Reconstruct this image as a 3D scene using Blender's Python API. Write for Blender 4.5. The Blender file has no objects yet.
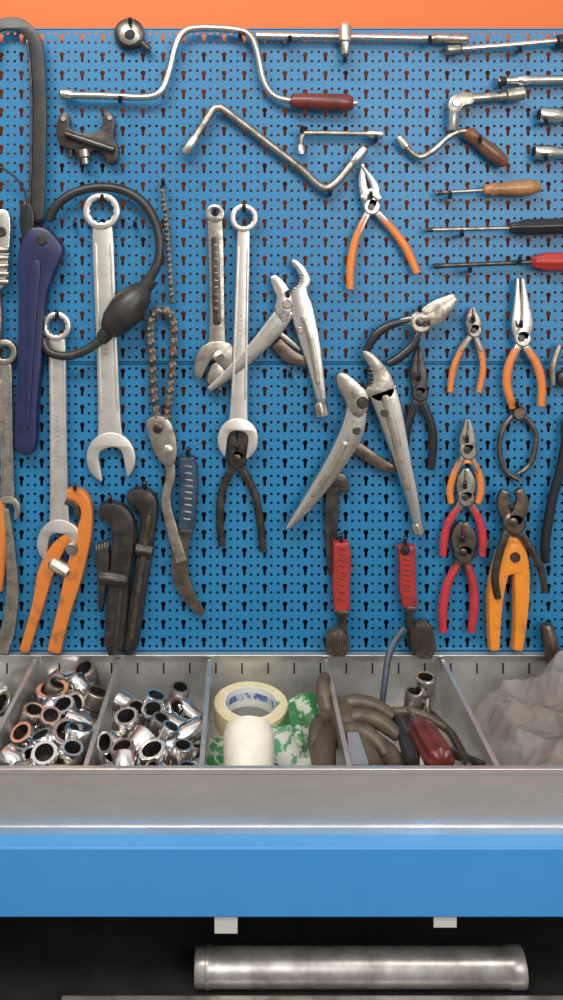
import bpy, math, random
from mathutils import Vector, noise
from mathutils.geometry import tessellate_polygon
random.seed(7)
S=0.0015; D=1.3; RIM=0.95
CX=(240-281.5)*S; CZ=RIM+385*S
def W(px,py,d=0.0):
    k=(D-d)/D
    return Vector((CX+(px-240)*S*k,-d,CZ-(py-267)*S*k))
def TR(px,py,h):   # point in tray, h below rim
    d=D*(1-(385*S+h)/((py-267)*S))
    return W(px,py,d)
scene=bpy.context.scene
scene.view_settings.view_transform='Standard'
scene.view_settings.look='None'
# ---------------- materials
M={}
def mat(name,col,metal=0.0,rough=0.5,col2=None,ns=40,lo=0.4,hi=0.65,bump=0.0,bs=200,coat=0,stretch=None,rvar=0.0,alpha=1,trans=0):
    m=bpy.data.materials.new(name); m.use_nodes=True
    nt=m.node_tree; p=nt.nodes['Principled BSDF']
    p.inputs['Metallic'].default_value=metal; p.inputs['Roughness'].default_value=rough
    p.inputs['Base Color'].default_value=(*col,1)
    if coat: p.inputs['Coat Weight'].default_value=coat
    if trans: p.inputs['Transmission Weight'].default_value=trans
    if alpha<1: p.inputs['Alpha'].default_value=alpha
    tc=nt.nodes.new('ShaderNodeTexCoord'); mp=nt.nodes.new('ShaderNodeMapping')
    nt.links.new(tc.outputs['Object'],mp.inputs[0])
    if stretch: mp.inputs['Scale'].default_value=stretch
    if col2:
        n=nt.nodes.new('ShaderNodeTexNoise'); n.inputs['Scale'].default_value=ns; n.inputs['Detail'].default_value=6
        n.inputs['Roughness'].default_value=0.65
        nt.links.new(mp.outputs[0],n.inputs['Vector'])
        r=nt.nodes.new('ShaderNodeValToRGB'); r.color_ramp.elements[0].position=lo; r.color_ramp.elements[1].position=hi
        r.color_ramp.elements[0].color=(*col,1); r.color_ramp.elements[1].color=(*col2,1)
        nt.links.new(n.outputs['Fac'],r.inputs[0]); nt.links.new(r.outputs[0],p.inputs['Base Color'])
        if rvar:
            mr=nt.nodes.new('ShaderNodeMapRange'); mr.inputs[3].default_value=rough; mr.inputs[4].default_value=rough+rvar
            mr.inputs[1].default_value=lo; mr.inputs[2].default_value=hi
            nt.links.new(n.outputs['Fac'],mr.inputs[0]); nt.links.new(mr.outputs[0],p.inputs['Roughness'])
    if bump:
        n2=nt.nodes.new('ShaderNodeTexNoise'); n2.inputs['Scale'].default_value=bs; n2.inputs['Detail'].default_value=4
        nt.links.new(mp.outputs[0],n2.inputs['Vector'])
        b=nt.nodes.new('ShaderNodeBump'); b.inputs['Strength'].default_value=bump; b.inputs['Distance'].default_value=0.002
        nt.links.new(n2.outputs['Fac'],b.inputs['Height']); nt.links.new(b.outputs[0],p.inputs['Normal'])
    M[name]=m; return m
mat('chrome',(.76,.73,.68),1,.24,(.36,.32,.27),70,.45,.75,.04,120,rvar=.22)
mat('socket_chrome',(.85,.84,.82),1,.16,(.5,.48,.45),60,.5,.8,.02,120,rvar=.2)
mat('satin',(.76,.72,.67),.8,.33,(.46,.42,.37),40,.42,.75,.03,60,rvar=.15)
mat('oldsteel',(.47,.43,.37),.9,.32,(.16,.135,.11),55,.42,.7,.08,150,rvar=.2)
mat('darksteel',(.12,.11,.1),.8,.33,(.04,.035,.03),60,.4,.7,.12,250)
mat('blacksteel',(.028,.024,.022),.3,.36,(.075,.06,.048),50,.45,.7,.2,200)
mat('brownsteel',(.2,.155,.12),.85,.36,(.07,.055,.045),60,.4,.7,.12,250)
mat('rubber',(.02,.02,.02),0,.38,(.042,.038,.034),40,.4,.7,.08,200)
mat('blackplastic',(.016,.016,.018),0,.3)
mat('navy',(.018,.024,.09),0,.38,(.01,.013,.045),30,.4,.7,.05,200)
mat('orange',(.7,.2,.035),0,.35,(.36,.1,.02),45,.55,.8,.03,200)
mat('orange2',(.78,.26,.025),0,.38,(.4,.14,.03),30,.55,.78,.06,200)
mat('orangepaint',(.66,.2,.035),.05,.38,(.26,.1,.04),40,.54,.72,.06,200)
mat('red',(.4,.03,.025),0,.38,(.16,.018,.015),45,.48,.75,.05,200)
mat('redbrown',(.17,.028,.02),0,.35,(.08,.02,.015),35,.45,.7,.05,200,coat=.2)
mat('redpink',(.5,.035,.045),0,.35,(.25,.025,.03),45,.5,.75,.05,200)
mat('wood',(.42,.2,.07),0,.4,(.2,.09,.03),40,.4,.7,.1,200,coat=.3)
mat('woodred',(.2,.08,.035),0,.4,(.1,.04,.02),40,.4,.7,.1,200,coat=.3)
mat('bluegrey',(.035,.06,.1),0,.4,(.015,.028,.045),60)
mat('board_blue',(.013,.165,.35),0,.4,(.018,.195,.405),5,.3,.7,.02,60)
mat('beam_blue',(.04,.235,.55),0,.4,(.05,.265,.59),6,.3,.7,.03,60)
mat('galv',(.72,.71,.68),.7,.3,(.52,.51,.48),25,.35,.7,.05,60)
mat('galv_front',(.8,.76,.72),.8,.27,(.6,.56,.52),9,.35,.7,.05,40,stretch=(1,1,4),rvar=.15)
mat('hole_dark',(.006,.006,.008),0,.6)
mat('tape_cream',(.8,.7,.44),0,.55,(.7,.6,.35),60)
mat('tape_core',(.72,.71,.64),0,.7)
mat('label_blue',(.08,.14,.4),0,.4,(.6,.62,.62),120,.48,.52,stretch=(1,1,.3))
mat('white',(.78,.75,.66),0,.4,(.68,.64,.53),30)
mat('green',(.04,.22,.06),0,.4,(.5,.56,.42),35,.49,.53)
mat('paper',(.6,.6,.54),0,.5,(.1,.3,.16),50,.5,.54)
mat('leather',(.13,.095,.065),0,.45,(.05,.037,.028),30,.35,.7,.6,90)
mat('bristle',(.16,.13,.1),.4,.6,(.06,.05,.04),300,.4,.6,.8,500)
mat('floor_concrete',(.2,.19,.18),0,.8,(.14,.13,.12),4)
mat('shelf_dark',(.012,.011,.011),0,.6,(.028,.025,.023),12,.4,.7,.2,60)
mat('pipe_grey',(.48,.46,.43),.6,.33,(.22,.2,.18),25,.42,.7,.08,80)
mat('plasticbag',(.42,.39,.36),0,.14,(.3,.27,.24),8,.35,.65,.1,40,coat=.6,alpha=.6)
mat('bag_contents',(.15,.1,.07),0,.5,(.05,.04,.03),20,.4,.7,.3,60)
mat('label_white',(.5,.5,.47),0,.5)
m=mat('wall_orange_baked_shade',(.82,.2,.03),0,.6)
nt=m.node_tree; p=nt.nodes['Principled BSDF']
geo=nt.nodes.new('ShaderNodeTexCoord'); sx=nt.nodes.new('ShaderNodeSeparateXYZ'); nt.links.new(geo.outputs['Object'],sx.inputs[0])
nz=nt.nodes.new('ShaderNodeTexNoise'); nz.inputs['Scale'].default_value=6; nt.links.new(geo.outputs['Object'],nz.inputs['Vector'])
ma=nt.nodes.new('ShaderNodeMath'); ma.operation='MULTIPLY_ADD'; ma.inputs[1].default_value=0.35
nt.links.new(nz.outputs['Fac'],ma.inputs[0]); nt.links.new(sx.outputs['Z'],ma.inputs[2])
rp=nt.nodes.new('ShaderNodeMapRange'); rp.inputs[1].default_value=1.38; rp.inputs[2].default_value=1.62
nt.links.new(ma.outputs[0],rp.inputs[0])
mx=nt.nodes.new('ShaderNodeMix'); mx.data_type='RGBA'; mx.inputs[6].default_value=(.012,.012,.016,1); mx.inputs[7].default_value=(.68,.15,.028,1)  # orange wall; dark lower colour paints in the shade behind the board
nt.links.new(rp.outputs[0],mx.inputs[0]); nt.links.new(mx.outputs[2],p.inputs['Base Color'])

# ---------------- builder
def chaikin(pts,n,closed=True):
    for _ in range(n):
        out=[];L=len(pts)
        for i in range(L if closed else L-1):
            a=pts[i];b=pts[(i+1)%L]
            out.append(tuple(a[j]*.75+b[j]*.25 for j in range(len(a))))
            out.append(tuple(a[j]*.25+b[j]*.75 for j in range(len(a))))
        if not closed: out=[pts[0]]+out+[pts[-1]]
        pts=out
    return pts
def catmull(P,n):
    if len(P)<3 or n<2: return P
    out=[];L=len(P)
    for i in range(L-1):
        p0=P[max(i-1,0)];p1=P[i];p2=P[i+1];p3=P[min(i+2,L-1)]
        for s in range(n):
            t=s/n
            out.append(tuple(.5*((2*b)+(-a+c)*t+(2*a-5*b+4*c-e)*t*t+(-a+3*b-3*c+e)*t**3) for a,b,c,e in zip(p0,p1,p2,p3)))
    out.append(P[-1]); return out
def area(p): return .5*sum(p[i][0]*p[(i+1)%len(p)][1]-p[(i+1)%len(p)][0]*p[i][1] for i in range(len(p)))
def circ(cx,cy,r,n=20,a0=0): return [(cx+r*math.cos(a0+2*math.pi*i/n),cy+r*math.sin(a0+2*math.pi*i/n)) for i in range(n)]
def star12(cx,cy,r): return [(cx+(r if i%2 else r*.9)*math.cos(math.pi*i/12),cy+(r if i%2 else r*.9)*math.sin(math.pi*i/12)) for i in range(24)]
class T:
    def __init__(s,name,d=.014): s.name=name;s.v=[];s.f=[];s.fm=[];s.mats=[];s.d=d
    def add(s,v,f,m):
        if m not in s.mats: s.mats.append(m)
        o=len(s.v); s.v+=[tuple(x) for x in v]; mi=s.mats.index(m)
        for q in f: s.f.append(tuple(i+o for i in q)); s.fm.append(mi)
    def plate(s,pts,m,t=.007,d=None,holes=(),c=2,b=.0012):
        d=s.d if d is None else d
        loops=[]
        for i,L in enumerate([pts]+list(holes)):
            L=[(x[0],x[1]) for x in L]
            if i==0: L=chaikin(L,c)
            w=[W(x,y,d) for x,y in L]
            q=[(a.x,a.z) for a in w]
            if (area(q)>0)!=(i==0): q.reverse()
            qq=[]
            for a in q:
                if not qq or (abs(a[0]-qq[-1][0])+abs(a[1]-qq[-1][1]))>1e-6: qq.append(a)
            loops.append(qq)
        def inset(q,e):
            n=len(q);o=[]
            for i in range(n):
                a=Vector(q[i-1]);p_=Vector(q[i]);c_=Vector(q[(i+1)%n])
                d1=(p_-a).normalized();d2=(c_-p_).normalized()
                tt=(d1+d2)
                if tt.length<1e-4: tt=d1
                tt.normalize(); nn=Vector((-tt.y,tt.x)); o.append(tuple(p_+nn*e))
            return o
        h=t/2
        prof=[(b,h),(.3*b,h-.3*b),(0,h-b),(0,-h)]
        V=[];F=[]
        starts=[]
        for q in loops:
            n=len(q); st=len(V); starts.append((st,n))
            for e,z in prof:
                for a in inset(q,e): V.append((a[0],-d-z,a[1]))
            for r in range(3):
                for i in range(n):
                    j=(i+1)%n
                    F.append((st+r*n+i,st+(r+1)*n+i,st+(r+1)*n+j,st+r*n+j))
        for which,rr in ((0,0),(1,3)):
            ls=[];idx=[]
            for st,n in starts:
                ls.append([Vector((V[st+rr*n+i][0],V[st+rr*n+i][2],0)) for i in range(n)]); idx+=[st+rr*n+i for i in range(n)]
            for tri in tessellate_polygon(ls):
                a,b_,c_=[idx[k] for k in tri]
                ar=area([(V[k][0],V[k][2]) for k in (a,b_,c_)])
                if (ar>0)==(which==0): F.append((a,b_,c_))
                else: F.append((a,c_,b_))
        s.add(V,F,m)
    def strip(s,pts,m,t=.007,d=None,c=2,b=.0012,sm=4):
        P=catmull(pts,sm); L=[];R=[]
        for i,(x,y,w) in enumerate(P):
            a=P[max(i-1,0)];e=P[min(i+1,len(P)-1)]
            dx=e[0]-a[0];dy=e[1]-a[1];l=math.hypot(dx,dy) or 1
            nx,ny=-dy/l,dx/l
            L.append((x+nx*w,y+ny*w));R.append((x-nx*w,y-ny*w))
        s.plate(L+R[::-1],m,t,d,c=c if len(P)<8 else 1,b=b)
    def tubew(s,P,m,flat=1,n=12,ref=None,fl=0):
        V=[];F=[];L=len(P)
        a,ra=P[0];b_,rb=P[-1]
        t0=(P[1][0]-a).normalized();t1=(b_-P[-2][0]).normalized()
        P2=[(a-t0*ra*.25,ra*.6,t0)]
        for i,(p_,r) in enumerate(P):
            tt=(P[min(i+1,L-1)][0]-P[max(i-1,0)][0]).normalized(); P2.append((p_,r,tt))
        P2.append((b_+t1*rb*.25,rb*.6,t1))
        last=None
        for p_,r,tt in P2:
            rf=Vector((0,1,0)) if abs(tt.y)<.85 else Vector((0,0,1))
            n1=tt.cross(rf).normalized()
            if last is not None and n1.dot(last)<0 and abs(tt.y)>=.85: n1=-n1
            last=n1
            n2=tt.cross(n1).normalized()
            for i in range(n):
                an=2*math.pi*i/n
                rr=r*(1+fl*math.cos(an*6))
                V.append(p_+n1*rr*math.cos(an)+n2*rr*flat*math.sin(an))
        R=len(P2)
        for k in range(R-1):
            for i in range(n):
                j=(i+1)%n; F.append((k*n+i,k*n+j,(k+1)*n+j,(k+1)*n+i))
        F.append(tuple(range(n))[::-1]); F.append(tuple((R-1)*n+i for i in range(n)))
        s.add(V,F,m)
    def tube(s,pts,m,flat=1,n=12,sm=5,d=None,fl=0):
        d=s.d if d is None else d
        q=[(x[0],x[1],x[2],x[3] if len(x)>3 else d) for x in pts]
        q=catmull(q,sm)
        s.tubew([(W(x,y,dd),max(r,.2)*S*(D-dd)/D) for x,y,r,dd in q],m,flat,n,fl=fl)
    def lathew(s,p0,ax,prof,m,n=20,fl=0,fn=6,inner=None):
        ax=ax.normalized(); rf=Vector((0,0,1)) if abs(ax.z)<.8 else Vector((1,0,0))
        n1=ax.cross(rf).normalized();n2=ax.cross(n1)
        V=[];F=[]
        for z,r in prof:
            for i in range(n):
                an=2*math.pi*i/n; rr=max(r,1e-5)*(1+fl*math.cos(an*fn))
                V.append(p0+ax*z+n1*rr*math.cos(an)+n2*rr*math.sin(an))
        for k in range(len(prof)-1):
            for i in range(n):
                j=(i+1)%n; F.append((k*n+i,(k+1)*n+i,(k+1)*n+j,k*n+j))
        s.add(V,F,m)
    def lathe(s,x0,y0,x1,y1,prof,m,d=None,n=20,fl=0,fn=6):
        d=s.d if d is None else d
        a=W(x0,y0,d);b=W(x1,y1,d);L=(b-a).length;k=S*(D-d)/D
        pr=[(0,0)]+[(f*L,r*k) for f,r in prof]+[(prof[-1][0]*L,0)]
        s.lathew(a,b-a,pr,m,n,fl,fn)
    def disc(s,px,py,r,m,d0,d1,n=18):
        k=S; a=W(px,py,d0)
        h=d1-d0
        s.lathew(a,Vector((0,-1,0)),[(0,0),(0,r*k),(h*.75,r*k),(h,r*k*.8),(h,0)],m,n)
    def box(s,x0,x1,y0,y1,z0,z1,m):
        V=[(x,y,z) for x in(x0,x1) for y in(y0,y1) for z in(z0,z1)]
        s.add(V,[(0,1,3,2),(4,6,7,5),(0,4,5,1),(2,3,7,6),(0,2,6,4),(1,5,7,3)],m)
    def done(s,ang=38,bevel=0):
        me=bpy.data.meshes.new(s.name); me.from_pydata(s.v,[],s.f)
        for k in s.mats: me.materials.append(M[k])
        me.polygons.foreach_set('material_index',s.fm)
        me.polygons.foreach_set('use_smooth',[True]*len(s.f))
        me.update(); me.set_sharp_from_angle(angle=math.radians(ang))
        o=bpy.data.objects.new(s.name,me); scene.collection.objects.link(o)
        if bevel:
            b=o.modifiers.new('b','BEVEL'); b.width=bevel; b.segments=2
        return o

# ---------------- room
t=T('wall_back'); t.box(-1.6,1.6,.03,.1,0,2.7,'wall_orange_baked_shade'); t.done()
t=T('floor'); t.box(-1.6,1.6,-2.6,.1,-.05,0,'floor_concrete'); t.done()

# ---------------- pegboard
def pegpanel(x0,x1,y0,y1,nx,ny):
    cw=(x1-x0)/nx; ch=(y1-y0)/ny
    cx,cy=cw*.25,ch*.5
    def key(cx,cy):
        r=2.6;L=[]
        for i in range(11):
            a=math.radians(125)+ (math.radians(290))*i/10
            L.append((cx+r*math.cos(a),cy-2.2+r*math.sin(a)))
        L+= [(cx+1.4,cy+4.4),(cx+.7,cy+5.4),(cx-.7,cy+5.4),(cx-1.4,cy+4.4)]
        return L
    holes=[key(cx,cy)]
    for dx in (.56,.9):
        for dy in (.24,.74):
            holes.append(circ(cw*(dx+.02),ch*dy,1.5,8))
    outer=[(0,0),(cw,0),(cw,ch),(0,ch)]
    loops=[outer]+holes
    flat=[p_ for L in loops for p_ in L]
    tris=tessellate_polygon([[Vector((a,b,0)) for a,b in L] for L in loops])
    V=[];F=[];n=len(flat)
    th=.0014
    side=[];st=4
    for L in holes:
        side.append((st,len(L))); st+=len(L)
    for iy in range(ny):
        for ix in range(nx):
            b=len(V)
            for a,c in flat:
                w=W(x0+ix*cw+a,y0+iy*ch+c,0); V.append((w.x,0,w.z))
            for a,c in flat:
                w=W(x0+ix*cw+a,y0+iy*ch+c,0); V.append((w.x,th,w.z))
            for q in tris:
                A=area([flat[k] for k in q])
                q=q if A<0 else (q[0],q[2],q[1])
                F.append((b+q[0],b+q[1],b+q[2])); 
            for s0,l in side:
                for i in range(l):
                    j=(i+1)%l; F.append((b+s0+i,b+s0+j,b+n+s0+j,b+n+s0+i))
    return V,F
for i,(ya,yb,ny) in enumerate(((29,362,18),(364.2,651,16))):
    t=T('pegboard_panel'); V,F=pegpanel(-85,665,ya,yb,37,ny); t.add(V,F,'board_blue')
    a=W(-85,ya,0);b=W(665,yb,0)
    t.box(a.x,b.x,0.0,.012,a.z-.001,a.z+.001,'board_blue')
    t.box(a.x,b.x,0.0,.012,b.z-.001,b.z+.001,'board_blue')
    t.box(a.x-.002,a.x,0,.0285,b.z,a.z,'board_blue'); t.box(b.x,b.x+.002,0,.0285,b.z,a.z,'board_blue')
    t.done(20)

# ---------------- tray
xl=W(-85,0,0).x; xr=W(665,0,0).x
FD=.305; TH=.1
t=T('galvanised_parts_tray')
t.box(xl,xr,-FD,-.002,RIM-TH-.002,RIM-TH,'galv')
t.box(xl,xr,-.005,-.002,RIM-TH,RIM+.001,'galv')
t.box(xl,xr,-.014,-.002,RIM-.001,RIM+.0015,'galv_front')
t.box(xl,xr,-FD,-FD+.002,RIM-TH,RIM,'galv_front')
t.box(xl,xr,-FD-.0015,-FD+.006,RIM-.004,RIM+.002,'galv_front')
t.box(xl,xr,-FD-.002,-FD,RIM-.074,RIM-.064,'galv_front')
t.box(xl,xl+.002,-FD,-.002,RIM-TH,RIM,'galv'); t.box(xr-.002,xr,-FD,-.002,RIM-TH,RIM,'galv')
divs=[-45,38,120,210,325,440,560]
for q in divs:
    x=W(q,0,0).x
    t.box(x-.0008,x+.0008,-FD+.002,-.005,RIM-TH,RIM-.004,'galv')
    t.box(x-.003,x+.003,-FD+.002,-.005,RIM-.006,RIM-.003,'galv')
    t.box(x-.006,x+.006,-.0075,-.005,RIM-.05,RIM-.004,'galv')
t.done(bevel=.0006)
t=T('tray_slot_row')
for q in range(-70,660,26):
    w=W(q,0,0).x
    t.box(w-.0012,w+.0012,-.0056,-.0048,RIM-.03,RIM-.014,'hole_dark')
t.done()
t=T('trim_blue_beam')
t.box(xl,xr,-.33,-.30,RIM-.151,RIM-.0727,'beam_blue')
t.box(xl,xr,-.30,-.28,RIM-.151,RIM-.147,'beam_blue')
t.done(bevel=.003)
t=T('storage_cabinet')
t.box(xl,xr,-.31,0,RIM-.32,RIM-.275,'shelf_dark')
t.box(xl,xr,-.01,0.0,0,RIM-TH-.01,'shelf_dark')
t.box(xl-.03,xl,-.33,0,0,RIM-.073,'beam_blue'); t.box(xr,xr+.03,-.33,0,0,RIM-.073,'beam_blue')
t.box(xl,xr,-.33,0,0,.1,'beam_blue')
t.done(bevel=.001)
for x,y in((226,926),(445,920)):
    t=T('shelf_label'); a=W(x,y,.325); t.box(a.x-.013,a.x+.013,-.326,-.3245,a.z-.008,a.z+.012,'label_white'); t.done(bevel=.0004)
t=T('steel_pipe'); a=W(195,972,.27);b=W(523,969,.27); r=.0205
a.z=b.z=RIM-.275+r
L=(b-a).length
t.lathew(a,b-a,[(0,r*.8),(0,r*.93),(.002,r),(.012,r),(.013,r*1.04),(.018,r*1.04),(.02,r),(L-.02,r),(L-.018,r*1.05),(L-.002,r*1.05),(L,r),(L,r*.85),(L-.05,r*.8),(L-.05,0)],'pipe_grey',32); 
t.lathew(a,b-a,[(0,r*.8),(.05,r*.8),(.05,0)],'hole_dark',32)
t.done()
t=T('steel_bar'); t.box(W(60,0,.308).x,W(600,0,.308).x,-.309,-.296,RIM-.275,RIM-.266,'pipe_grey'); t.done(bevel=.001)

# ---------------- tool generators
def wrench(name,rx,ry,R,r,hx,hy,HR,w0,w1,rot=0,m='satin',d=.016,gap=.5,t_=.008):
    t=T(name,d)
    dx,dy=hx-rx,hy-ry; L=math.hypot(dx,dy); ux,uy=dx/L,dy/L
    ang=math.atan2(uy,ux)+math.radians(rot)
    t.plate(circ(rx,ry,R,32),m,t_*1.5,holes=[star12(rx,ry,r)],c=0,b=.0026)
    s0=R*.85
    t.strip([(rx+ux*s0,ry+uy*s0,w0*.75),(rx+ux*(s0+10),ry+uy*(s0+10),w0),(rx+ux*(L*.5),ry+uy*L*.5,(w0+w1)/2*.95),(rx+ux*(L-HR*1.2),ry+uy*(L-HR*1.2),w1),(rx+ux*(L-HR*.6),ry+uy*(L-HR*.6),w1*1.35)],m,t_*.75,sm=5,b=.0022)
    for sgn in (-1,1):
        P=[]
        for f in (.0,.5,1):
            u=s0+16+f*(L-HR*1.5-s0-24); ww=(w0+(w1-w0)*f)*.72
            P.append((rx+ux*u-uy*ww*sgn,ry+uy*u+ux*ww*sgn,1.2))
        t.strip(P,m,.003,d=d+t_*.375+.0003,sm=3,b=.0008)
    for k in range(9):
        u=L*.42+k*5; x=rx+ux*u; y=ry+uy*u
        t.strip([(x-uy*w0*.28,y+ux*w0*.28,.5),(x+uy*w0*(.05+.2*((k*7)%3)/2),y-ux*w0*(.05+.2*((k*7)%3)/2),.5)],'oldsteel',.0008,d=d+t_*.375+.0001,sm=1,b=.0002)
    ca,sa=math.cos(ang),math.sin(ang)
    def Hh(a,b): return (hx+ca*a-sa*b,hy+sa*a+ca*b)
    w=HR*gap; P=[]
    for i in range(17):
        a=math.radians(40+280*i/16); rr=HR*(1.0+.12*max(0,math.cos(a)))
        P.append(Hh(rr*math.cos(a),rr*math.sin(a)))
    P+=[Hh(HR*1.0,-w),Hh(HR*.5,-w),Hh(-HR*.12,-w),Hh(-HR*.35,-w*.55),Hh(-HR*.35,w*.55),Hh(-HR*.12,w),Hh(HR*.5,w),Hh(HR*1.0,w)]
    t.plate(P,m,t_,c=1,b=.0024)
    return t
def pliers(name,piv,jaws,handles,mj,mh,d=.016,pr=6,flat=.75,liner=True):
    t=T(name,d)
    for i,j in enumerate(jaws): t.strip([(piv[0],piv[1],j[0][2])]+list(j),mj,.008,d=d+(.002 if i else -.001),sm=3,b=.002)
    t.disc(piv[0],piv[1],pr*1.25,mj,d-.005,d+.006); t.disc(piv[0],piv[1],pr*.5,'darksteel',d+.005,d+.0085)
    for i,h in enumerate(handles):
        x,y,w=h[0]
        t.strip([(piv[0]-(h[0][0]-piv[0])*.2,piv[1]-(h[0][1]-piv[1])*.2,w*1.1),(x,y,w*.95),(h[1][0],h[1][1],h[1][2]*.6)],mj,.007,sm=3)
        t.tube(h,mh,flat=flat,sm=5)
    return t

t=T('speed_brace',.02)
t.tube([(72,95,3.6),(110,96,3.6),(148,97,3.6),(162,90,3.6),(169,72,3.6),(175,48,3.6),(183,33,3.8),(200,28,3.8),(236,30,3.8),(250,36,3.8),(257,52,3.8),(263,80,3.8),(274,96,3.6),(292,101,3.4)],'chrome')
t.lathe(60,94,74,95,[(0,4),(.1,5.5),(.8,5.5),(1,4)],'chrome')
t.lathe(290,101,353,103,[(0,4),(.03,7.5),(.25,8.3),(.8,8.8),(.93,8.5),(1,6)],'redbrown'); t.lathe(353,103,357,103,[(0,3.5),(1,3)],'chrome'); t.done()
t=T('sliding_t_handle',.014)
t.tube([(256,36,3.4),(345,37,3.4),(465,39,3.6)],'chrome',sm=1); t.lathe(345,24,345,55,[(0,5),(.1,6.5),(.55,6.5),(.6,4.8),(.95,4.8),(1,4)],'chrome',d=.018)
t.lathe(432,38.5,466,39,[(0,3.5),(.1,5),(1,5)],'oldsteel'); t.lathe(256,36,300,36.5,[(0,4.3),(.9,4.3),(1,3.6)],'chrome'); t.done()
t=T('round_filter_socket',.014)
t.disc(130,35,15,'darksteel',.004,.016,28); t.disc(130,35,11,'oldsteel',.015,.022,12); t.disc(130,35,5.5,'hole_dark',.02,.0225); t.lathe(142,43,150,50,[(0,4),(1,3)],'darksteel'); t.done()
t=T('extension_bar',.014)
t.tube([(447,50,3),(500,46,3),(556,41,3.2)],'chrome',sm=1); t.lathe(446,50,462,49,[(0,3),(.1,4.8),(.8,4.8),(1,3)],'oldsteel'); t.lathe(556,42,590,38,[(0,4),(.05,7),(.4,7),(1,6)],'blackplastic'); t.done()
t=T('bent_socket_wrench',.018)
t.tube([(192,143,4),(204,124,4),(213,110,4),(219,108,4.1),(226,111,4.2),(260,137,4),(300,168,4),(316,183,4.2),(325,188,4.2),(333,185,4.2),(342,176,4),(354,161,4)],'oldsteel',sm=6)
t.lathe(184,154,196,137,[(0,4.5),(.1,5.4),(.8,5.4),(1,4.2)],'chrome'); t.lathe(365,148,352,164,[(0,4.5),(.1,5.4),(.8,5.4),(1,4.2)],'chrome'); t.done()
t=T('small_l_wrench',.014)
t.tube([(301,152,2.8),(301,141,2.8),(303,135,2.8),(311,133,2.8),(374,134,2.8)],'oldsteel',sm=4); t.lathe(366,134,382,134.5,[(0,3),(.15,4.4),(1,4.4)],'chrome'); t.lathe(301,144,301,154,[(0,3),(.2,4.4),(1,4.4)],'chrome'); t.done()
t=pliers('circlip_pliers',(371,207),[[(366,199,5),(362,182,4),(363,164,1.4)],[(374,198,5),(374,185,4),(362,166,1.2)]],[[(366,216,3.4),(356,238,3.8),(351,262,4.2),(350,289,3.6)],[(378,214,3.4),(392,229,3.8),(406,248,4.2),(417,273,3.6)]],'chrome','orange',.018,7); t.strip([(362,200,3),(371,192,4),(380,200,3)],'chrome',.004,d=.024); t.done()
t=T('universal_joint_wrench',.016)
t.tube([(462,99,5),(480,98,4.8),(516,94.5,5)],'oldsteel',sm=1); t.lathe(505,96,523,93,[(0,5),(.1,7),(1,7)],'oldsteel')
t.lathe(452,131,453,112,[(0,4.5),(.1,5.5),(.7,5.5),(1,7)],'chrome'); t.plate([(446,112),(449,97),(462,92),(474,94),(473,105),(462,106),(459,114)],'oldsteel',.014); t.disc(456,103,4.5,'chrome',.02,.0255); t.done()
t=T('offset_crank_driver',.016)
t.tube([(402,142,3),(412,153,3),(421,157,3.2),(434,150,3),(450,136,3),(464,131,3),(472,136,3)],'oldsteel',sm=5); t.lathe(398,137,407,148,[(0,4),(.1,5),(.9,5),(1,3)],'chrome')
t.lathe(466,131,506,164,[(0,4),(.08,7.5),(.3,6.5),(.7,8),(.95,6.5),(1,4)],'woodred'); t.done()
def driver(name,x0,y0,x1,y1,x2,y2,mh,rh,ms='oldsteel',rs=2,prof=None,fl=0):
    t=T(name,.016); t.tube([(x0,y0,rs),(x1,y1,rs)],ms,sm=1)
    t.lathe(x0-1,y0,x0+8,y0,[(0,1),(.3,rs*1.3),(1,rs)],'blacksteel')
    t.lathe(x1-3,y1,x2,y2,prof or [(0,rs+1),(.04,rh*.7),(.12,rh*.75),(.2,rh),(.75,rh),(.92,rh*.9),(1,rh*.6)],mh,fl=fl,n=36); t.done()
driver('wooden_handle_screwdriver',436,193,486,190,540,187,'wood',7.5,prof=[(0,4),(.02,5.5),(.1,5.5),(.14,7),(.3,6),(.55,8),(.8,8),(.95,6),(1,4)])
driver('black_screwdriver',425,230,512,228,585,225,'blackplastic',8,fl=.06)
driver('red_screwdriver',434,266,534,262,600,261,'red',9.5,fl=.06,ms='darksteel',rs=2.3)
driver('extension_rod',498,81,520,80.5,600,79,'chrome',5.5,'chrome',4,prof=[(0,4),(.03,5.5),(.1,5.5),(.15,4.5),(1,4.5)])
for n_,x,y,rr in(('deep_socket',539,115,8),('deep_socket',534,152,7.5)):
    t=T(n_,.014); t.lathe(x,y,x+55,y+2,[(0,rr*.6),(0,rr*.9),(.04,rr),(.35,rr),(.42,rr*.75),(1,rr*.75)],'chrome'); t.lathe(x-.6,y,x+.2,y,[(0,rr*.62),(1,rr*.62)],'hole_dark'); t.done()
t=T('bearing_puller',.014)
t.plate([(58,118),(66,112),(71,118),(69,128),(80,134),(97,133),(104,126),(103,115),(112,112),(116,122),(113,138),(120,148),(117,163),(108,165),(104,152),(92,150),(88,164),(78,163),(78,150),(64,148),(57,140)],'blacksteel',.014,c=1)
t.tube([(66,134,3.5),(90,142,4),(114,150,3.5)],'darksteel',d=.024,sm=1); t.tube([(71,146,2.5),(70,158,2.5)],'blacksteel',sm=1)
t.lathe(84,150,86,164,[(0,6),(.5,6),(.6,4),(1,4)],'oldsteel',d=.02); t.disc(64,119,3,'oldsteel',.02,.024); t.disc(110,118,3,'oldsteel',.02,.024); t.done()
t=T('strap_wrench',.022)
t.strip([(-14,60,5),(-8,32,5.5),(6,24,6),(22,26,6.5),(35,42,6.5),(39,75,6.5),(40,120,6.5),(39,170,6.5),(37,222,6.5)],'rubber',.005,b=.001)
t.strip([(27,40,1),(31,75,1),(32,120,1),(31,170,1),(29,220,1)],'darksteel',.007,b=.0003)
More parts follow.
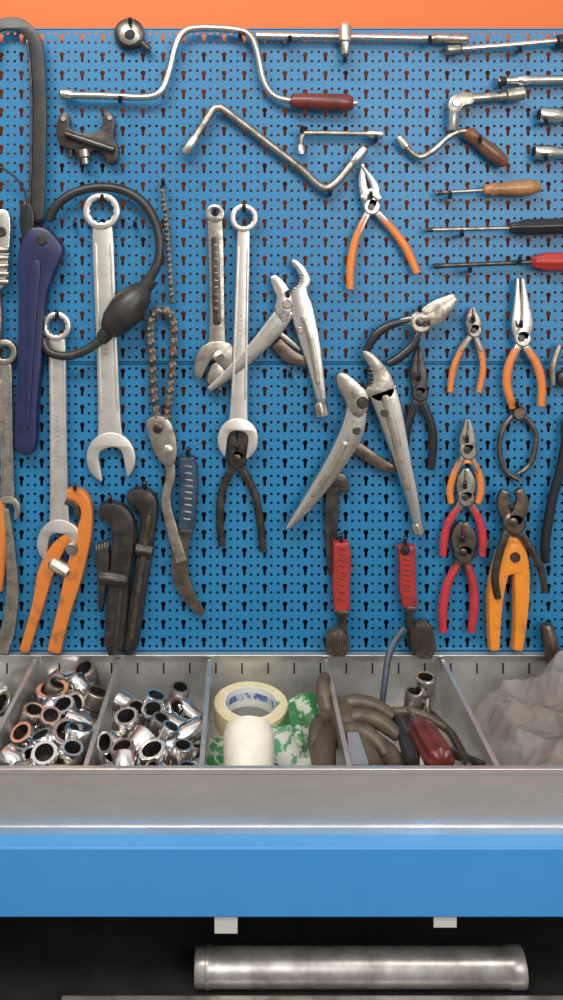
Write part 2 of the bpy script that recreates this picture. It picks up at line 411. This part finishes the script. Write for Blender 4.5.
t.plate([(20,205),(32,202),(36,218),(33,238),(22,240)],'blackplastic',.018); t.plate([(26,228),(46,226),(58,238),(66,250),(54,275),(46,300),(43,360),(38,405),(38,448),(30,456),(18,452),(15,440),(18,390),(19,330),(20,285),(17,262)],'navy',.02,c=2,b=.005)
t.plate([(30,262),(42,258),(38,300),(33,360),(30,430),(25,430),(27,360),(27,300)],'navy',.004,d=.033,b=.0018)
t.disc(42,240,5,'darksteel',.03,.035); t.done()
t=T('ratchet_adjuster',.016); t.plate([(-12,212),(8,208),(12,222),(10,252),(7,285),(-2,292),(-12,285)],'chrome',.014,c=2); t.disc(2,232,5,'darksteel',.022,.027)
for k in range(5): t.lathe(-8,250+k*8,9,250+k*8,[(0,3),(1,3)],'oldsteel',d=.023)
t.tube([(-4,292,5),(-1,318,5),(-3,345,4)],'oldsteel'); t.done()
t=T('thin_wire_loop',.03); t.tube([(-12,165,1.2),(6,170,1.2),(22,186,1.2),(28,208,1.2),(26,232,1.2)],'blackplastic'); t.done()
t=wrench('box_wrench',5,352,13,7,8,508,13,7,7,0,'oldsteel',.014); t.done()
t=T('curved_hook_wrench',.014); t.strip([(4,508,5),(10,545,5),(13,590,6),(8,630,7),(0,652,8)],'oldsteel',.007); t.done()
t=T('orange_grip_pliers',.012); t.tube([(0,500,5),(2,540,6),(-2,590,5)],'orangepaint'); t.done()
wrench('combination_wrench',102,211,18.5,12.5,111,456,24.5,10.5,11.5,-8,'satin',.014,.5,.009).done()
wrench('combination_wrench',57,326,14.5,9.5,60,541,22.5,8.5,9.5,8,'satin',.016,.5,.009).done()
wrench('combination_wrench',244,218,14,9,238,438,20.5,6.5,9,6,'satin',.02,.5,.008).done()
t=T('fuel_primer_hose',.033)
t.tube([(44,340,4.5,.02),(50,352,4.5,.03),(68,356,4.5,.035),(88,349,4.5,.036),(104,337,5,.036)],'rubber')
t.tube([(146,284,5,.036),(158,262,4.8,.036),(159,235,4.8,.034),(148,208,4.8,.03),(128,192,4.8,.026),(102,187,4.8,.022),(76,192,4.8,.022),(58,204,4.8,.022),(49,220,4.8,.02)],'rubber')
t.lathe(100,341,152,279,[(0,5),(.06,7.5),(.14,7.5),(.16,10),(.3,15.5),(.5,18),(.7,15.5),(.84,10),(.87,7.5),(.97,7.5),(1,5)],'rubber',d=.036,n=32)
t.done()
t=T('chain_pipe_wrench',.018)
def chain(P,step=7):
    Q=catmull(P,8); acc=0; pts=[Q[0]]
    for a,b in zip(Q,Q[1:]):
        acc+=math.hypot(b[0]-a[0],b[1]-a[1])
        if acc>=step: pts.append(b); acc=0
    for i,(a,b) in enumerate(zip(pts,pts[1:])):
        w=P[0][2]
        ex,ey=(b[0]-a[0])*.22,(b[1]-a[1])*.22
        t.strip([(a[0]-ex,a[1]-ey,w*.8),(a[0],a[1],w),((a[0]+b[0])/2,(a[1]+b[1])/2,w*.62),(b[0],b[1],w),(b[0]+ex,b[1]+ey,w*.8)],'brownsteel' if i%2 else 'darksteel',.0035,d=.018+(.0036 if i%2 else 0),sm=2,b=.0006)
        t.disc(a[0],a[1],w*.45,'oldsteel',.014,.0255,10)
chain([(162,185,2.6),(166,220,2.6),(169,260,2.6),(172,302,2.6)],4.5)
chain([(158,424,4.4),(154,395,4.4),(152,355,4.4),(150,325,4.4),(158,310,4.4),(168,312,4.4),(174,326,4.4),(172,370,4.4),(169,400,4.4),(166,424,4.4)],6.5)
t.plate([(145,420),(156,414),(170,418),(176,436),(178,455),(172,468),(160,462),(150,440)],'oldsteel',.014); t.disc(158,428,5,'darksteel',.024,.028);t.disc(168,450,5,'chrome',.024,.028)
t.strip([(168,455,6),(171,475,5),(166,500,5),(174,535,6),(182,562,6)],'oldsteel',.01,b=.003); t.done()
def grip(name,pts,m,dm):
    t=T(name,.018); t.strip(pts,m,.014,b=.004,sm=4,c=1)
    Q=catmull(pts,4); L=len(Q)
    for q in Q[2:-2]:
        t.strip([(q[0]-q[2]*.45,q[1]-.6,.9),(q[0]+q[2]*.45,q[1]+.6,.9)],dm,.0012,d=.0252,sm=1,b=.0003)
    q=Q[-1]; t.strip([(q[0]-q[2]*.9,q[1]+1,3.5),(q[0]+q[2]*.9,q[1]+1,3.5)],'darksteel',.016,sm=1)
    return t
t=grip('folding_pruning_saw',[(187,456,8),(189,480,9),(188,505,8.5),(186,530,8)],'bluegrey','pipe_grey'); t.strip([(186,528,6),(180,555,8),(182,580,8),(192,600,6),(203,614,3)],'brownsteel',.005); t.done()
t=grip('wire_brush',[(341,541,8),(342,560,9),(341,585,8.5),(342,611,8)],'red','redbrown'); t.strip([(342,608,4),(344,650,4)],'darksteel',.01)
t.plate([(326,632),(345,626),(350,654),(326,654)],'bristle',.02,c=1)
for k in range(14): t.tube([(327+k*1.7,634+ (k%3),.6,.028),(326+k*1.8,652,.6,.034)],'brownsteel',sm=1,n=5)
t.done()
t=grip('wire_brush',[(406,545,9),(407,565,8),(407,585,8.5),(410,607,7)],'red','redbrown'); t.strip([(409,603,4),(411,650,4)],'darksteel',.01); t.disc(405,550,5,'hole_dark',.023,.0262)
t.plate([(410,624),(432,620),(436,656),(412,656)],'bristle',.022,c=1)
for k in range(14): t.tube([(411+k*1.6,625+ (k%3),.6,.029),(412+k*1.75,652,.6,.035)],'brownsteel',sm=1,n=5)
t.done()
t=T('flat_file',.01); t.strip([(334,478,6),(332,505,7),(331,545,6),(333,575,4)],'darksteel',.006); t.strip([(330,482,4),(340,480,8),(346,492,3)],'darksteel',.012); t.done()
t=T('adjustable_wrench',.014)
t.plate(circ(215,214,9.5,24),'oldsteel',.009,holes=[circ(215,212,4,14)],c=0)
t.strip([(215,220,7.5),(216,250,7.8),(217,300,7.5),(217,340,8.5),(216,352,11)],'oldsteel',.008,sm=4,b=.002); t.strip([(215,236,4),(216,280,4.2),(217,325,4)],'darksteel',.002,d=.0185)
for k in range(10): t.strip([(214,245+k*7,.6),(218,245+k*7+(k%2),.6)],'oldsteel',.001,d=.0198,sm=1,b=.0002)
t.plate([(205,342),(228,340),(237,352),(233,372),(222,368),(214,359),(210,360),(200,382),(194,374),(195,356)],'oldsteel',.011,c=1,b=.002)
t.lathe(222,352,214,358,[(0,5),(.2,5.5),(.8,5.5),(1,5)],'chrome',d=.02,fl=.05); t.plate([(214,360),(224,366),(222,380),(210,386),(206,378)],'oldsteel',.008,c=1); t.done()
t=pliers('combination_pliers',(237,458),[[(233,447,6),(231,435,5),(236,425,3)],[(241,447,6),(243,435,5),(238,425,3)]],[[(231,470,4),(222,492,4),(220,520,4),(222,546,3.6)],[(243,470,4),(254,492,4),(260,520,4),(263,551,3.6)]],'blacksteel','blacksteel',.012,8); t.done()
t=T('locking_pliers',.018)
t.plate([(289,262),(296,258),(306,268),(312,282),(306,290),(313,305),(320,340),(324,375),(327,404),(317,407),(309,372),(299,343),(291,318),(289,300),(291,289),(299,283),(298,273)],'chrome',.014,c=1,b=.004)
t.strip([(303,315,3),(312,345,3),(318,385,2.5)],'oldsteel',.004,d=.026)
t.plate([(269,277),(277,274),(288,286),(293,300),(291,316),(281,322),(273,310),(277,297),(272,288)],'chrome',.011,d=.02,c=1,b=.003)
for k in range(6): t.strip([(291+k*1.6,288-k*2.8,.7),(296+k*1.6,290-k*2.8,.7)],'darksteel',.015,sm=1)
t.strip([(288,308,9),(275,326,10),(252,352,8),(228,374,5.5),(208,390,3)],'chrome',.013,b=.004)
t.strip([(276,342,6),(290,356,7),(307,362,4)],'brownsteel',.008,d=.014); t.strip([(276,330,2.5),(300,350,2.5)],'oldsteel',.01,d=.016)
t.strip([(218,382,5),(212,392,4),(222,388,3)],'darksteel',.006,d=.012)
t.lathe(320,402,322,417,[(0,5),(.2,7),(.9,7),(1,5)],'oldsteel',fl=.06,n=36)
for x,y,r in((287,304,5),(300,330,3.5),(284,318,3.5)): t.disc(x,y,r,'oldsteel',.02,.0285)
t.done()
t=T('locking_pliers',.024)
t.plate([(335,374),(344,371),(358,382),(368,392),(369,408),(360,420),(349,414),(345,400),(337,388)],'oldsteel',.012,d=.027,c=1,b=.003)
t.plate([(359,351),(368,349),(384,364),(393,378),(396,395),(380,404),(366,396),(364,388),(373,382),(370,368)],'oldsteel',.014,c=1,b=.003)
t.strip([(381,388,15),(390,415,13),(402,460,9),(412,498,6.5),(418,528,4.5)],'chrome',.014,b=.005); t.strip([(385,395,4),(396,440,4),(408,490,3)],'oldsteel',.004,d=.032)
t.strip([(357,402,10),(352,430,12),(334,464,10),(308,502,7),(287,528,3)],'chrome',.013,b=.004,d=.026)
t.strip([(346,442,3),(330,472,3),(312,497,2)],'oldsteel',.003,d=.033)
t.strip([(352,444,6),(372,458,6),(394,470,4)],'brownsteel',.008,d=.018)
t.lathe(416,522,419,534,[(0,4),(.2,6),(.9,6),(1,4)],'oldsteel',fl=.06,n=36)
for k in range(6): t.strip([(366+k*.2,384-k*4,.8),(373+k*.2,386-k*4,.8)],'darksteel',.015,sm=1)
for x,y,r in((362,402,6),(384,412,4),(356,430,4)): t.disc(x,y,r,'darksteel',.026,.036)
t.done()
t=pliers('lineman_pliers',(420,322),[[(430,312,8),(442,304,7),(455,296,3.5)],[(433,319,7),(444,311,6),(456,298,2.5)]],[[(410,320,4),(390,325,4.4),(376,335,4.6),(366,351,4)],[(420,332,4),(413,345,4.4),(400,357,4.6),(388,364,4)]],'oldsteel','blackplastic',.026,9); t.done()
t=pliers('long_nose_pliers',(419,393),[[(416,382,5.5),(415,365,4),(418,345,1.3)],[(422,382,5.5),(421,365,4),(419,345,1.3)]],[[(415,404,4),(408,424,4.5),(405,445,4.5),(408,469,3.8)],[(423,404,4),(431,424,4.5),(433,445,4.5),(431,469,3.8)]],'darksteel','blackplastic',.014,6.5); t.done()
t=pliers('mini_circlip_pliers',(473,330),[[(470,323,5),(470,316,3.5),(472,307,1.3)],[(476,323,5),(475,316,3.5),(473,307,1.3)]],[[(469,338,2.8),(460,352,3),(453,370,3.2),(450,392,2.8)],[(476,338,2.8),(481,352,3),(483,370,3.2),(479,392,2.8)]],'oldsteel','orange',.014,6); t.done()
t=pliers('long_nose_pliers',(521,338),[[(517,325,6.5),(517,305,4),(517,278,1.6)],[(526,325,6.5),(525,305,4),(522,278,1.6)]],[[(517,348,3.8),(509,365,4.2),(507,385,4.2),(513,408,3.6)],[(526,348,3.8),(537,365,4.2),(542,385,4.2),(541,406,3.6)]],'chrome','orange',.018,7); t.done()
t=T('internal_ring_pliers',.012); t.tube([(519,410,2.4),(505,425,2.6),(499,447,2.6),(505,470,2.6),(519,480,2.4)],'brownsteel'); t.tube([(514,410,2.4),(530,422,2.6),(536,440,2.6),(530,464,2.6),(518,474,2.4)],'brownsteel'); t.disc(517,412,7,'brownsteel',.006,.02); t.strip([(514,408,4),(512,400,2)],'oldsteel'); t.done()
t=pliers('circlip_pliers',(467,450),[[(464,441,5.5),(465,430,3.5),(466,419,1.3)],[(470,441,5.5),(470,430,3.5),(468,419,1.3)]],[[(462,459,3.2),(454,474,3.4),(450,490,3.5),(451,503,3.2)],[(472,459,3.2),(479,474,3.4),(481,490,3.5),(478,503,3.2)]],'oldsteel','orange',.02,7); t.strip([(456,466,2),(467,460,3),(478,466,2)],'orange',.006); t.done()
t=pliers('diagonal_cutters',(465,497),[[(462,487,6),(462,478,5),(465,468,2)],[(469,487,6),(469,478,5),(466,468,2)]],[[(458,507,3.8),(448,524,4.1),(444,540,4.3),(443,556,3.6)],[(472,507,3.8),(480,522,4.1),(483,540,4.3),(482,556,3.6)]],'oldsteel','redpink',.014,7); t.done()
t=pliers('diagonal_cutters',(463,552),[[(459,541,8),(459,531,6.5),(462,522,3)],[(468,541,8),(467,531,6.5),(464,522,3)]],[[(457,565,4),(447,585,4.4),(443,608,4.6),(443,632,3.9)],[(468,565,4),(473,585,4.4),(474,608,4.6),(471,632,3.9)]],'brownsteel','redpink',.014,8); t.done()
t=pliers('slip_joint_pliers',(513,522),[[(506,510,7.5),(503,500,6),(505,490,4)],[(520,510,7.5),(522,500,6),(518,489,4)]],[[(506,534,4),(499,555,4),(495,578,4),(498,598,3.4)],[(521,534,4),(532,550,4),(541,570,4),(545,592,3.4)]],'brownsteel','darksteel',.028,9); t.done()
t=T('tin_snips',.016)
t.strip([(511,535,6),(503,560,8),(496,590,8),(494,620,6.5),(494,650,5)],'orange2',.016,b=.005)
t.strip([(514,535,6),(520,560,8),(521,590,8),(520,620,6.5),(517,650,5)],'orange2',.016,b=.005)
t.plate([(503,548),(511,540),(524,546),(524,575),(510,572),(500,580)],'orange2',.018,c=2,b=.004); t.disc(514,556,5,'darksteel',.02,.029)
t.strip([(512,545,5),(506,520,5),(500,505,3)],'darksteel',.006,d=.012); t.done()
t=T('curved_handle_pliers',.016); t.tube([(566,436,4),(560,470,4.5),(551,505,4.8),(545,545,4.8),(546,562,4)],'blackplastic'); t.strip([(566,440,6),(570,415,7)],'darksteel'); t.done()
t=T('side_cutter',.016); t.tube([(560,345,3),(553,365,3.6),(553,385,3)],'oldsteel'); t.plate([(556,372),(575,368),(575,388),(557,386)],'blackplastic',.012); t.done()
t=T('swedish_pipe_wrench',.014)
t.strip([(66,493,5),(80,496,7),(87,510,6),(84,535,8),(74,575,9),(64,612,7),(54,652,7)],'orangepaint',.014,b=.004)
t.strip([(74,532,4),(58,548,7),(46,572,8),(38,605,6),(24,652,5)],'orangepaint',.012,b=.004)
t.strip([(66,500,3),(76,505,3),(78,515,3)],'darksteel',.016); t.lathe(50,560,70,572,[(0,6),(.1,8),(.9,8),(1,6)],'oldsteel',d=.012,fl=.05)
t.disc(72,548,6,'oldsteel',.02,.026); t.done()
t=T('pipe_wrench',.024)
t.plate([(98,508),(104,501),(120,502),(133,512),(136,530),(132,560),(128,600),(124,654),(104,654),(106,610),(110,575),(112,545),(113,530),(108,520),(100,520)],'blacksteel',.018,c=1,b=.005)
t.plate([(95,545),(108,541),(111,556),(108,574),(104,610),(98,612),(99,575),(95,560)],'blacksteel',.016,c=1,b=.004)
for k in range(5): t.strip([(97+k*2.8,543.5-k*.9,.8),(97.5+k*2.8,549-k*.9,.8)],'oldsteel',.018,sm=1,b=.0003)
t.lathe(98,576,128,580,[(0,5),(.1,7),(.9,7),(1,5)],'blacksteel',d=.03,fl=.06,n=36); t.strip([(121,590,2.5),(116,640,2.5)],'darksteel',.003,d=.034); t.done()
t=T('pipe_wrench',.012)
t.plate([(126,492),(140,486),(154,491),(159,505),(156,530),(150,570),(144,610),(137,654),(122,654),(128,610),(136,560),(141,520),(138,508),(128,504)],'blacksteel',.018,c=1,b=.005)
t.plate([(126,520),(136,518),(138,540),(132,552),(126,545)],'blacksteel',.014,c=1); t.strip([(149,515,2.5),(140,580,2.5),(131,640,2.5)],'brownsteel',.003,d=.022)
t.lathe(134,548,154,552,[(0,5),(.1,7),(.9,7),(1,5)],'blacksteel',d=.016,fl=.06,n=36); t.done()
t=T('pegboard_hooks')
for x,y in[(102,199),(57,316),(215,212),(244,209),(163,183),(288,295),(371,196),(130,22),(120,100),(240,36),(330,194),(302,130),(376,140),(362,385),(420,310),(419,378),(473,320),(521,325),(517,404),(467,440),(465,486),(463,540),(512,510),(237,448),(188,452),(341,538),(405,541),(450,196),(462,234),(470,270),(520,260),(110,500),(145,486),(75,488),(40,222),(430,40),(290,40),(520,50),(500,86),(546,122),(546,158),(480,140),(135,225),(345,60),(75,225),(290,375)]:
    t.tube([(x,y,2.2,-.002),(x,y+1,2.2,.02),(x,y+.5,2.2,.03),(x,y-4,2,.036)],'blackplastic',sm=3,n=8)
t.done()

# ---------------- tray contents
def socket(t,c,ax,r,L,m='socket_chrome'):
    ax=ax.normalized(); p0=c-ax*L/2
    t.lathew(p0,ax,[(0,0),(0,r*.75),(L*.03,r*.82),(L*.4,r*.82),(L*.5,r),(L*.97,r),(L,r*.94),(L,r*.7)],m,28)
    t.lathew(p0,ax,[(L,r*.7),(L*.55,r*.68),(L*.55,0)],'darksteel',24,fl=.05,fn=12)
def pile(name,x0,x1,d0,d1,n,layers,seed,rr):
    random.seed(seed); t=T(name); xa=W(x0,0,0).x+.003; xb=W(x1,0,0).x-.003
    placed=[]
    for lay in range(layers):
        tries=0;cnt=0
        while cnt<n and tries<4000:
            tries+=1
            r=random.uniform(*rr); Ls=random.uniform(.036,.054)
            e=max(r,Ls*.45)
            x=random.uniform(xa+e,xb-e); dd=random.uniform(d0,d1)
            z=RIM-TH+.021+lay*.024+random.uniform(0,.006)
            c=Vector((x,-dd,z))
            if all((c-q).length>(r+rq)*.9 for q,rq in placed):
                placed.append((c,r)); cnt+=1
                if random.random()<.35: ax=Vector((random.uniform(-.4,.4),random.uniform(-.6,.1),1))
                else: ax=Vector((random.uniform(-1,1),random.uniform(-.8,.6),random.uniform(-.1,.6)))
                socket(t,c,ax,r,Ls,random.choice(['socket_chrome','socket_chrome','socket_chrome','chrome','oldsteel']))
    return t
t=pile('socket_pile',38,120,.03,.28,26,3,3,(.014,.02))
socket(t,TR(53,703,.03),Vector((0,-.15,1)),.023,.045); socket(t,TR(66,742,.025),Vector((.2,-.4,1)),.02,.04,'chrome'); t.done()
t=pile('socket_pile',120,210,.09,.28,24,3,11,(.012,.018)); t.tubew([(TR(160,730,.04),.006),(TR(195,738,.03),.006)],'chrome'); t.done()
t=pile('socket_pile',-45,38,.03,.28,20,2,5,(.013,.018)); t.done()
t=T('masking_tape_roll'); c=TR(251,703,.035); hh=.028; ro=.052; ri=.036
ax=Vector((.03,-.1,1)); p0=c-ax.normalized()*hh
t.lathew(p0,ax,[(0,ri),(0,ro),(hh,ro),(hh+.001,ro-.001),(hh+.001,ri+.0025)],'tape_cream',48); t.lathew(p0,ax,[(hh+.001,ri+.0025),(hh+.0015,ri+.0024),(hh+.0015,ri)],'tape_core',48)
t.lathew(p0,ax,[(hh+.0015,ri),(hh*.75,ri-.0003)],'tape_core',48); t.lathew(p0,ax,[(hh*.75,ri-.0003),(hh*.4,ri-.0003)],'label_blue',48,); t.lathew(p0,ax,[(hh*.4,ri-.0003),(0,ri)],'tape_core',48); t.done()
t=T('white_plastic_bottle'); a=TR(249,782,.04)
L=.075
t.lathew(a+Vector((0,-.005,0)),Vector((0,.75,.5)),[(0,0),(0,.026),(.004,.03),(L*.75,.032),(L*.9,.029),(L*.98,.018),(L,.008),(L,0)],'white',40); t.done()
def card(name,c,u,v,w,h,m,th=.003):
    t=T(name); u=u.normalized();v=v.normalized();n=u.cross(v).normalized()
    V=[];N=8
    def P(i,j,s): 
        a=(i/N-.5)*w;b=(j/N-.5)*h
        return c+u*a+v*b+n*(.006*math.sin(i*.9+j*.4)+s*th)
    for s in(0,1):
        for i in range(N+1):
            for j in range(N+1): V.append(P(i,j,s))
    F=[];K=(N+1)**2
    for i in range(N):
        for j in range(N):
            a=i*(N+1)+j; F.append((a,a+1,a+N+2,a+N+1)); F.append((K+a,K+a+N+1,K+a+N+2,K+a+1))
    for i in range(N):
        for (a,b) in ((i,i+1),(N*(N+1)+i,N*(N+1)+i+1),(i*(N+1),(i+1)*(N+1)),(i*(N+1)+N,(i+1)*(N+1)+N)): F.append((a,b,K+b,K+a))
    t.add(V,F,m); return t
card('green_paper_packet',TR(298,722,.05),Vector((1,.2,.1)),Vector((0,.8,.5)),.06,.07,'green').done()
card('seed_packet',TR(288,748,.055),Vector((1,-.3,.0)),Vector((0.1,.8,.35)),.07,.06,'paper').done()
card('seed_packet',TR(225,760,.06),Vector((1,.3,.0)),Vector((0.1,.8,.25)),.05,.08,'green').done()
t=T('green_marker'); t.tubew([(TR(292,706,.03),.006),(TR(297,728,.03),.0065),(TR(300,742,.03),.0065)],'green'); t.done()
t=T('leather_work_glove')
def tw(P,m='leather',flat=1): 
    Q=catmull([(*TR(x,y,h),r*S) for x,y,h,r in P],5)
    t.tubew([(Vector(q[:3]),q[3]*(1+.12*noise.noise(Vector(q[:3])*90))) for q in Q],m,flat,16)
tw([(350,742,.05,13),(345,725,.035,15),(338,712,.03,13),(330,704,.03,9)])
tw([(330,716,.03,8),(326,700,.015,7.5),(323,688,.005,7),(325,677,.0,5.5)])
tw([(338,712,.03,8),(352,703,.02,7.5),(372,705,.018,7),(392,716,.03,6)])
tw([(342,722,.03,8),(360,717,.022,7.5),(380,722,.022,7),(398,736,.035,5.5)])
tw([(345,732,.03,8),(362,732,.025,7.5),(376,741,.03,7),(386,755,.04,5.5)])
tw([(335,715,.03,8),(321,722,.03,7.5),(315,740,.035,6.5),(319,758,.045,5.5)])
tw([(350,740,.04,12),(362,756,.04,13),(370,772,.045,13)])
tw([(325,735,.045,12),(323,755,.04,11),(325,776,.035,8)])
t.done()
t=T('folded_leather_pad'); 
tw([(375,742,.055,8),(388,754,.045,9),(398,768,.045,8)]); tw([(380,722,.05,4),(400,712,.04,4.5),(425,716,.04,4),(446,728,.05,3.5)]); tw([(385,772,.065,10),(420,778,.06,9),(460,784,.055,7)]); t.done()
t=T('steel_scraper_blade')
a=TR(352,732,.015);b=TR(352,764,.012)
V=[a+Vector((-.006,0,0)),a+Vector((.008,0,0)),b+Vector((.02,0,-.0)),b+Vector((-.004,0,0))]; V+=[q-Vector((0,0,.035)) for q in V]
t.add(V,[(0,3,2,1),(4,5,6,7),(0,1,5,4),(1,2,6,5),(2,3,7,6),(3,0,4,7)],'galv'); t.done()
t=T('bent_pry_tool')
t.tube([(380,725,3,.09),(382,705,3,.085),(385,680,3.2,.075),(389,655,3.6,.06),(396,640,4,.05),(405,629,4,.045)],'bluegrey',flat=.6); t.done()
t=T('spark_plug_socket'); socket(t,TR(425,697,.03),Vector((0,-.1,1)),.015,.06); socket(t,TR(412,708,.04),Vector((.1,-.1,1)),.012,.05,'oldsteel'); t.done()
def loose(name,a,b,prof,m,n=48,fl=0,fn=8,shaft=None):
    t=T(name); ax=b-a; L=ax.length
    t.lathew(a,ax,[(0,0)]+[(f*L,r) for f,r in prof]+[(L,0)],m,n,fl,fn)
    if shaft: t.tubew([(a-ax.normalized()*shaft,.003),(a,.003)],'oldsteel')
    t.done()
loose('screwdriver_ribbed_handle',TR(418,724,.03),TR(442,764,.022),[(0,.007),(.05,.011),(.15,.015),(.3,.017),(.85,.018),(.96,.016),(1,.009)],'redbrown',fl=.1,fn=8,shaft=.05)
loose('screwdriver_dark_handle',TR(398,718,.035),TR(414,764,.03),[(0,.006),(.1,.009),(.3,.008),(.8,.011),(1,.007)],'rubber',fl=.05,shaft=.03)
t=T('rusty_pliers')
t.tubew([(TR(432,715,.06),.006),(TR(452,735,.05),.006),(TR(470,768,.04),.006)],'brownsteel'); t.tubew([(TR(420,735,.06),.006),(TR(450,752,.05),.006),(TR(488,768,.03),.006)],'brownsteel'); t.tubew([(TR(425,722,.055),.011),(TR(412,712,.055),.007)],'brownsteel',flat=.6); t.done()
# bag: thin translucent film draped over rags
x0=W(447,0,0).x+.004;x1=W(655,0,0).x
t=T('rag_bundle')
for (u0,v0,u1,v1,r,z) in((.15,.25,.5,.15,.022,.03),(.4,.2,.75,.3,.03,.06),(.2,.6,.55,.5,.024,.035),(.5,.7,.85,.55,.026,.04),(.6,.15,.9,.1,.03,.065)):
    a=Vector((x0+(x1-x0)*u0,-.012-.282*v0,RIM-TH+z)); b=Vector((x0+(x1-x0)*u1,-.012-.282*v1,RIM-TH+z))
    P=[(a.lerp(b,k/8)+Vector((0,.006*math.sin(k*1.7),.005*math.cos(k*2.1))),r*(.75+.25*math.sin(math.pi*k/8))) for k in range(9)]
    t.tubew(P,'bag_contents',.8,20)
t.done()
t=T('crumpled_plastic_bag'); NX,NY=110,90
V=[]
for i in range(NX+1):
    for j in range(NY+1):
        u=i/NX;v=j/NY; x=x0+(x1-x0)*u; y=-.012-.282*v
        e=min(1,7*u)*min(1,7*(1-u))*min(1,7*v+.15)*min(1,5*(1-v)+.1)
        base=.078+.055*math.exp(-((u-.6)**2)/.06-((v-.12)**2)/.08)+.02*u
        q=u*7+v*3+1.2*noise.noise(Vector((u*3,v*3,2)))
        q2=u*5-v*8+1.5*noise.noise(Vector((u*2.5,v*2.5,7)))
        f=-.012*abs(math.sin(q*1.5))-.010*abs(math.sin(q2*1.3))+.014*noise.noise(Vector((u*4,v*3,1)))-.004*abs(noise.noise(Vector((u*20,v*12,3))))
        V.append((x,y,RIM-TH+.003+max(.002,(base+f)*e)))
F=[]
for i in range(NX):
    for j in range(NY):
        a=i*(NY+1)+j; F.append((a,a+NY+1,a+NY+2,a+1)[::-1])
t.add(V,F,'plasticbag'); t.done(60)
t=T('wooden_stub_handle',.02); t.lathe(546,624,554,660,[(0,5),(.1,7),(.9,8),(1,8)],'brownsteel'); t.done()

# ---------------- lights
def arealight(name,loc,tgt,sx,sy,e,col=(1,1,1)):
    l=bpy.data.lights.new(name,'AREA'); l.shape='RECTANGLE'; l.size=sx; l.size_y=sy; l.energy=e; l.color=col
    o=bpy.data.objects.new(name,l); o.location=loc; o.rotation_euler=(Vector(tgt)-Vector(loc)).to_track_quat('-Z','Y').to_euler(); scene.collection.objects.link(o)
arealight('overhead_area_light',(-.5,-1.4,2.75),(0,0,1.1),1.4,.4,29,(1,.97,.92))  # unseen area light added overhead for broad, even illumination
arealight('front_right_area_light',(1.0,-2.4,2.0),(0,0,1.0),1.2,1.2,26,(1,.98,.96))  # unseen area light added behind the camera for stronger metal contrast
w=bpy.data.worlds.new('World'); scene.world=w; w.use_nodes=True
nt=w.node_tree; bg=nt.nodes['Background']
tc=nt.nodes.new('ShaderNodeTexCoord'); sx=nt.nodes.new('ShaderNodeSeparateXYZ'); nt.links.new(tc.outputs['Generated'],sx.inputs[0])
nz=nt.nodes.new('ShaderNodeTexNoise'); nz.inputs['Scale'].default_value=3.2; nz.inputs['Detail'].default_value=2  # invented bright and dark blotches, added to vary the metal reflections
nt.links.new(tc.outputs['Generated'],nz.inputs['Vector'])
r=nt.nodes.new('ShaderNodeValToRGB'); r.color_ramp.elements[0].position=.42; r.color_ramp.elements[1].position=.62
r.color_ramp.elements[0].color=(.13,.12,.11,1); r.color_ramp.elements[1].color=(1,.98,.95,1)
ad=nt.nodes.new('ShaderNodeMath'); ad.operation='MULTIPLY_ADD'; ad.inputs[1].default_value=.16
nt.links.new(sx.outputs['Z'],ad.inputs[0]); nt.links.new(nz.outputs['Fac'],ad.inputs[2])
nt.links.new(ad.outputs[0],r.inputs[0]); nt.links.new(r.outputs[0],bg.inputs['Color'])
bg.inputs['Strength'].default_value=.85
# ---------------- camera
c=bpy.data.cameras.new('camera'); o=bpy.data.objects.new('camera',c); scene.collection.objects.link(o)
o.location=(CX,-D,CZ); o.rotation_euler=(math.radians(90),0,0)
c.sensor_width=36; c.sensor_fit='AUTO'; c.lens=D/S/1000*36; c.shift_x=.0415; c.shift_y=-.233; c.clip_start=.01
scene.camera=o
